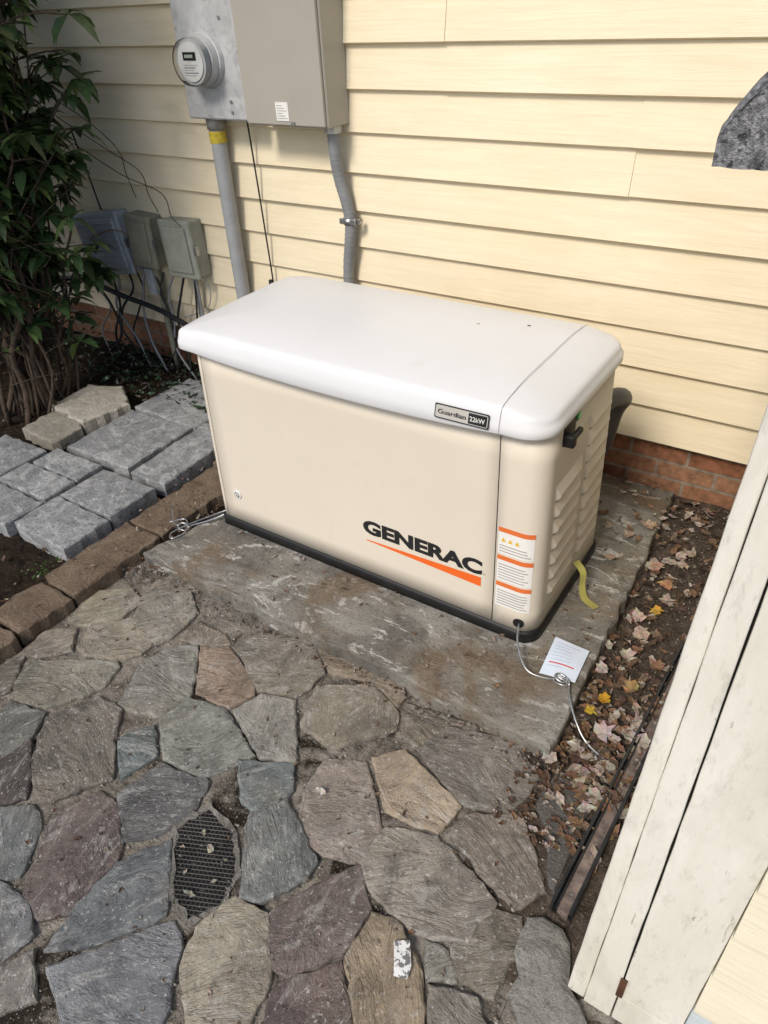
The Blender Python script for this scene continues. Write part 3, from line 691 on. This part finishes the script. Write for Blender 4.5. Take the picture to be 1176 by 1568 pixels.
def roofpt(i,j,top):
    u=i/nx; w=j/ny; x=1.550+(3.35-1.550)*u**2.2; y=-.765+(1.0+.765)*w**2.2
    z=1.471+.05*(x-1.55)
    if i==0: x+=redge(y)
    if j==0: y+=redge(x+5)
    e=min((x-1.550)/.034,1); e2=min((y+.765)/.03,1); rnd=.034*(1-e)**2+.010*(1-e2)**2
    if i==0 and j==0: x+=.006;y+=.006
    return (x,y,(z-rnd+.0045*mn.noise(Vector((x*60,y*60,2)))) if top else z-.062-.05*(x-1.55)+.002*mn.noise(Vector((x*50,y*50,7))))
for top in (1,0):
    for j in range(ny+1):
        for i in range(nx+1): V.append(roofpt(i,j,top))
N=(nx+1)*(ny+1)
for j in range(ny):
    for i in range(nx):
        a=j*(nx+1)+i; F.append((a,a+1,a+nx+2,a+nx+1)); F.append((N+a,N+a+nx+1,N+a+nx+2,N+a+1))
for i in range(nx): F.append((i,N+i,N+i+1,i+1)); a=ny*(nx+1)+i; F.append((a,a+1,N+a+1,N+a))
for j in range(ny): a=j*(nx+1); F.append((a,a+nx+1,N+a+nx+1,N+a)); a+=nx; F.append((a,N+a,N+a+nx+1,a+nx+1))
mesh('shingle_roof',V,F,M_shingle,shed,smooth=False)
tr=empty('door_track')
M_trk=simple('black_aluminium',(.06,.063,.07),.28,.6,var=.3,scale=30)
def trk(n,x0,x1,z0,z1,m):
    prism(n,[(x0,-.610),(x1,-.618),(x1+.036,.26),(x0+.036,.26)],'z',z0,z1,m,tr,.0015)
trk('rail_outer',1.502,1.509,-.06,-.026,M_trk); trk('rail_mid',1.514,1.5175,-.06,-.028,M_trk); trk('channel_bed',1.5175,1.542,-.062,-.038,simple('rusty_bed',(.24,.19,.165),.8,var=.45,scale=30,bump=.5)); trk('rail_inner',1.542,1.550,-.06,-.024,M_trk); trk('channel_dark',1.509,1.514,-.062,-.042,M_black)
for k in range(7): disc((1.530+.036*(k*.13+.04)/.87,-.57+k*.13,-.0378),(0,0,1),.0035,.0015,'screw',M_steel,tr,10)

# ------------------------------------------------------------ scatter
def leafpoly(V,F,C,c,size,col,up=.25,kind='oval'):
    a=U(0,6.28); n=Vector((U(-up,up),U(-up,up),1)).normalized(); t=Vector((math.cos(a),math.sin(a),0)); t=(t-n*t.dot(n)).normalized(); s=n.cross(t)
    b0=len(V); c=Vector(c); curl=U(-.3,.6)*size
    if kind=='maple': R_=[1,.68,.82,.62,.9,.58,.66,.5,.66,.58,.9,.62,.82,.68]
    else: R_=[1,.62,.5,.46,.5,.62,.95,.6,.48,.45,.5,.65]
    m=len(R_); V.append(c+n*(.004)); C.append(tuple(v*.85 for v in col))
    for k in range(m):
        an=2*math.pi*k/m+U(-.14,.14); r_=R_[k]*size*U(.75,1.2)*.5; x=r_*math.cos(an); y=r_*math.sin(an)
        V.append(c+t*x+s*y+n*(.004+curl*(y/size)**2*2.2+curl*1.0*(x/size)**2+U(0,.006))); C.append(tuple(v*U(.75,1.15) for v in col))
    for k in range(m): F.append((b0,b0+1+k,b0+1+(k+1)%m))
dead=[(.17,.11,.07),(.22,.155,.115),(.32,.26,.22),(.36,.30,.26),(.14,.08,.05),(.22,.13,.08),(.40,.35,.31),(.11,.07,.048),(.09,.06,.045)]
V=[];F=[];C=[]
for k in range(620):
    y=-.50+1.48*R()**.9; x=U(1.365-.02*(y+.3),1.68)
    if R()<.35: y=U(-.35,.1)
    leafpoly(V,F,C,(x,y,-.050+U(0,.012)),U(.016,.056),random.choice(dead),.45,random.choice(('oval','oval','maple')))
for k in range(1100): leafpoly(V,F,C,(U(1.36,1.68),U(-.40,1.0),-.054+U(0,.006)),U(.005,.013),random.choice(dead),.7,'oval')
for k in range(60): leafpoly(V,F,C,(U(1.0,1.36),U(.6,.97),U(-.0,.004) ),U(.015,.04),random.choice(dead),.3,'oval')
for x,y,s,cl in [(1.42,-.05,.05,(.50,.28,.03)),(1.40,-.10,.045,(.50,.34,.04)),(1.44,.35,.05,(.45,.28,.05)),(1.47,.02,.06,(.32,.22,.10)),(1.38,.55,.07,(.42,.28,.22)),(1.43,.48,.06,(.42,.22,.12)),(1.30,.70,.07,(.40,.30,.23)),(1.42,.13,.06,(.46,.38,.33)),(1.45,-.15,.07,(.42,.36,.34)),(1.27,.62,.05,(.36,.27,.22)),(1.25,.48,.05,(.38,.28,.22)),(1.2,.36,.04,(.38,.31,.25)),(1.43,.24,.07,(.42,.32,.26)),(1.40,.30,.06,(.45,.35,.30)),(1.38,.05,.055,(.44,.38,.34)),(1.45,.60,.06,(.44,.34,.29)),(1.41,-.22,.06,(.46,.40,.38))]:
    leafpoly(V,F,C,(x,y,-.034 if x>1.36 else .003),s,cl,.3,'maple')
for k in range(380):
    x=U(-.12,1.5); y=U(-.33,-.275)+(.0 if R()<.55 else -U(0,.9)); leafpoly(V,F,C,(x,y,-.052),U(.005,.017),random.choice(dead),.6)
for k in range(120): leafpoly(V,F,C,(U(1.30,1.50),U(-.50,-.28),-.048),U(.008,.028),random.choice(dead),.6)
for k in range(50): leafpoly(V,F,C,(U(.1,1.34),U(-.26,-.01) if R()<.5 else U(-.04,-.01),.001),U(.006,.026),random.choice(dead),.3)
for k in range(60): leafpoly(V,F,C,(U(1.20,1.35),U(0,.95),.001),U(.005,.018),random.choice(dead),.4)
for p in ((.80,-.90,.035),(.83,-1.0,.03),(.76,-.88,.022),(.86,-.95,.02),(.79,-.97,.018),(.74,-.93,.015),(.85,-.90,.014)): leafpoly(V,F,C,(p[0],p[1],-.052),p[2],(.36,.33,.27),.3)
leafpoly(V,F,C,(.93,-.655,-.044),.035,(.60,.55,.50),.4)
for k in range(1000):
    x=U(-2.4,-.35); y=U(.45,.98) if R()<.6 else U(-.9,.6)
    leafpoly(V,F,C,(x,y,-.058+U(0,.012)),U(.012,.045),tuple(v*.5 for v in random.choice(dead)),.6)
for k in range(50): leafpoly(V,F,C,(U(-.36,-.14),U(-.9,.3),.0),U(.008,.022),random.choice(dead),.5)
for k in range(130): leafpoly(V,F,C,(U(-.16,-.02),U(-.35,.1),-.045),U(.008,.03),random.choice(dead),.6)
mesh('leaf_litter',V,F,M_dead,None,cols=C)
V=[];F=[]
for k in range(34):
    x,y=(U(1.37,1.56),U(-.3,.95)) if k%2 else (U(-1.0,-.4),U(.5,.95)); a=U(0,6.28); L=U(.03,.10)
    tubegeo([(x,y,-.045),(x+L*.5*math.cos(a)+U(-.008,.008),y+L*.5*math.sin(a),-.038),(x+L*math.cos(a),y+L*math.sin(a),-.042)],.0013,V,F,5,2)
mesh('fallen_twigs',V,F,M_bark)
V=[];F=[];C=[]
for k in range(520):
    x=U(-2.0,-.6); y=U(.55,.97); g=U(.6,1.2); leafpoly(V,F,C,(x,y,-.03+U(0,.06)),U(.02,.045),(.022*g,.05*g,.02*g),.8)
for k in range(30): leafpoly(V,F,C,(-.36+U(-.03,.03),-.50+U(-.06,.06),-.01+U(0,.02)),U(.01,.02),(.05,.11,.02),.8)
mesh('ivy_ground_cover',V,F,M_leaf,None,cols=C)
V,F,C=[],[],[]
for k in range(2600):
    x=U(-.14,1.55); y=U(-1.4,-.25); s=U(.0012,.0042); c=Vector((x,y,-.056)); b0=len(V)
    for d in ((1,0,0),(0,1,0),(-1,0,0),(0,-1,0),(0,0,1.2)): V.append(c+Vector(d)*s*U(.7,1.3))
    F+= [(b0,b0+1,b0+4),(b0+1,b0+2,b0+4),(b0+2,b0+3,b0+4),(b0+3,b0,b0+4)]; g=U(.08,.40); C+=[(g,g*.92,g*.8)]*5
mesh('gravel',V,F,M_dead,None,cols=C)
b=NB('torn_paper'); b.color(b.mix(b.ramp(b.noise(55,3,.6),.50,.54),(.72,.72,.70),(.16,.16,.16))); b.rough(.8)
mesh('paper_scrap',[(1.262,-.845,-.038),(1.290,-.828,-.036),(1.318,-.868,-.037),(1.322,-.892,-.036),(1.296,-.900,-.038),(1.285,-.880,-.036)],[(0,5,4,3,2,1)],b.m)

# ------------------------------------------------------------ shrub, plus a shrub and a tree added for shade
def leafcluster(V,F,C,tp,k0,k1,Lr,wr,palette,droop):
    for k in range(random.randint(k0,k1)):
        a=2*math.pi*k/7+U(-.4,.4); el=U(-.5,.7); d=Vector((math.cos(a)*math.cos(el),math.sin(a)*math.cos(el),math.sin(el)))
        L=U(*Lr); w=L*U(*wr); sd=d.cross(Vector((0,0,1))).normalized(); nn=sd.cross(d); dr=U(.3,1)*droop; b0=len(V)
        g=U(.5,1.45); pc=palette[0] if R()<.78 else palette[1]; col=tuple(q*g for q in pc)
        def pt(t,s_): return tp+d*L*t+sd*w*s_+nn*abs(s_)*w*.35-Vector((0,0,dr*t*t*1.3))
        for q in ((0,0),(.3,0),(.68,0),(1,0),(.3,-1),(.68,-.85),(.3,1),(.68,.85)): V.append(pt(*q)); C.append(tuple(c_*(1.3 if q[1]==0 else 1) for c_ in col))
        F+=[(b0,b0+4,b0+1),(b0,b0+1,b0+6),(b0+1,b0+4,b0+5,b0+2),(b0+1,b0+2,b0+7,b0+6),(b0+2,b0+5,b0+3),(b0+2,b0+3,b0+7)]
GP=[(.040,.075,.027),(.11,.17,.055)]
def shrub(name,cx,cy,hgt,rad,nst,seed,leafn,base,zmin=.40):
    random.seed(seed); e=empty(name); V=[];F=[];tips=[]
    for s in range(nst):
        a=U(0,6.28); r0=U(0,.18); p=Vector((base[0]+r0*math.cos(a),base[1]+r0*math.sin(a),-.07)); P=[p.copy()]
        tgt=Vector((cx+rad*U(-.8,.8),cy+rad*U(-.8,.8),hgt*U(.5,1)))
        for k in range(1,8):
            t=k/7; q=p.lerp(tgt,t)+Vector((U(-1,1),U(-1,1),0))*.055; P.append(q)
        tubegeo(P,U(.006,.016),V,F,7,3,.003)
        for k in range(2,8):
            for m in range(2):
                if R()<.8:
                    st=P[k]; en=st+Vector((U(-1,1),U(-1,1),U(-.2,.8))).normalized()*U(.10,.28)
                    tubegeo([st,st.lerp(en,.5)+Vector((U(-.03,.03),U(-.03,.03),.02)),en],.0045,V,F,5,2,.002); tips.append(en)
                    if R()<.6: tips.append(st.lerp(en,.6))
    for s in range(60):
        a=U(0,6.28); st=Vector((base[0]+.2*math.cos(a),base[1]+.2*math.sin(a),U(0,.9))); tubegeo([st,st+Vector((U(-.15,.15),U(-.1,.15),U(.05,.2))),st+Vector((U(-.28,.32),U(-.2,.28),U(.1,.4)))],.003,V,F,4,2,.0012)
    mesh('stems',V,F,M_bark,e,smooth=True)
    V=[];F=[];C=[]
    random.shuffle(tips)
    for tp in tips[:leafn]:
        if tp.z<zmin and R()<.85: continue
        if tp.z<.90 and R()<.2: continue
        if tp.y>.92: continue
        leafcluster(V,F,C,tp,6,9,(.065,.125),(.18,.26),GP,.055)
    mesh('foliage',V,F,M_leaf,e,cols=C,smooth=True)
shrub('added_shade_shrub',-1.47,.46,1.95,.37,38,11,520,(-1.50,.28),.50)
shrub('added_shade_shrub',-2.25,.30,2.1,.5,18,5,260,(-2.2,.2))  # second shrub further left, added to darken that side
vn=empty('dead_vine'); random.seed(3)
for k in range(3):
    x=-1.30+k*.07; tube('tendril',[(x-.1,.70,1.25-.1*k),(x+.03,.80,1.12-.1*k),(x+.08+.04*k,.88,1.0-.08*k),(x+.07+.05*k,.9,.90-.08*k),(x+.10+.06*k,.9,.80-.05*k)],.0020,M_brownw,vn,5)
random.seed(21); tree=empty('added_shade_tree'); V=[];F=[]  # unseen tree, added so its crown shades the left of the wall
tubegeo([(-2.9,-1.1,-.1),(-2.85,-1.05,.9),(-2.6,-.9,1.9),(-2.3,-.7,2.6)],.09,V,F,12,4,.05); tips=[]
for k in range(60):
    st=Vector((-2.6+U(-.15,.2),-.9+U(-.1,.1),U(1.7,2.5))); en=Vector((U(-3.6,-.72),U(-1.7,.40),U(2.25,3.1))); md=st.lerp(en,.5)+Vector((U(-.1,.1),U(-.1,.1),.15))
    tubegeo([st,md,en],.016,V,F,6,4,.004)
    for m in range(8):
        b1=st.lerp(en,U(.75,1)); tips.append(b1+Vector((U(-.25,.18),U(-.28,.28),U(-.1,.25))))
mesh('trunk_and_limbs',V,F,M_bark,tree,smooth=True)
V=[];F=[];C=[]
for tp in tips: leafcluster(V,F,C,tp,7,10,(.14,.22),(.32,.44),[(.05,.09,.03),(.08,.12,.04)],.06)
mesh('crown',V,F,M_leaf,tree,cols=C)

# ------------------------------------------------------------ light
w=bpy.data.worlds.new("World"); scene.world=w; w.use_nodes=True; nt=w.node_tree
sky=nt.nodes.new('ShaderNodeTexSky'); sky.sky_type='NISHITA'; sky.sun_disc=False
sd=Vector((-.06,-1.0,1.0)).normalized(); el=math.asin(sd.z); az=math.atan2(sd.x,sd.y)
sky.sun_elevation=el; sky.sun_rotation=az; sky.air_density=1.0; sky.dust_density=2.0; sky.ozone_density=1.4
nt.links.new(sky.outputs[0],nt.nodes['Background'].inputs[0]); nt.nodes['Background'].inputs[1].default_value=.15
sl=bpy.data.lights.new('sun','SUN'); sl.energy=2.7; sl.angle=math.radians(14); sl.color=(1,.93,.83)
so=bpy.data.objects.new('sun',sl); COL.objects.link(so); so.rotation_euler=(-sd).to_track_quat('-Z','Y').to_euler(); so.location=(2,-4,6)
scene.view_settings.view_transform='Standard'; scene.view_settings.look='None'; scene.view_settings.exposure=0

# ------------------------------------------------------------ camera
yaw,pit,rol,f=.6136,.635,-.059,1094.5
d=Vector((-math.sin(yaw)*math.cos(pit),math.cos(yaw)*math.cos(pit),-math.sin(pit))); r0=Vector((math.cos(yaw),math.sin(yaw),0)); u0=r0.cross(d)
r=r0*math.cos(rol)+u0*math.sin(rol); u=-r0*math.sin(rol)+u0*math.cos(rol); C0=(1.6643,-1.3614,1.5256)
cam=bpy.data.cameras.new('camera'); co=bpy.data.objects.new('camera',cam); COL.objects.link(co)
co.matrix_world=Matrix(((r[0],u[0],-d[0],C0[0]),(r[1],u[1],-d[1],C0[1]),(r[2],u[2],-d[2],C0[2]),(0,0,0,1)))
cam.sensor_width=36; cam.lens=f/1568*36; cam.clip_start=.02; cam.clip_end=1000; scene.camera=co
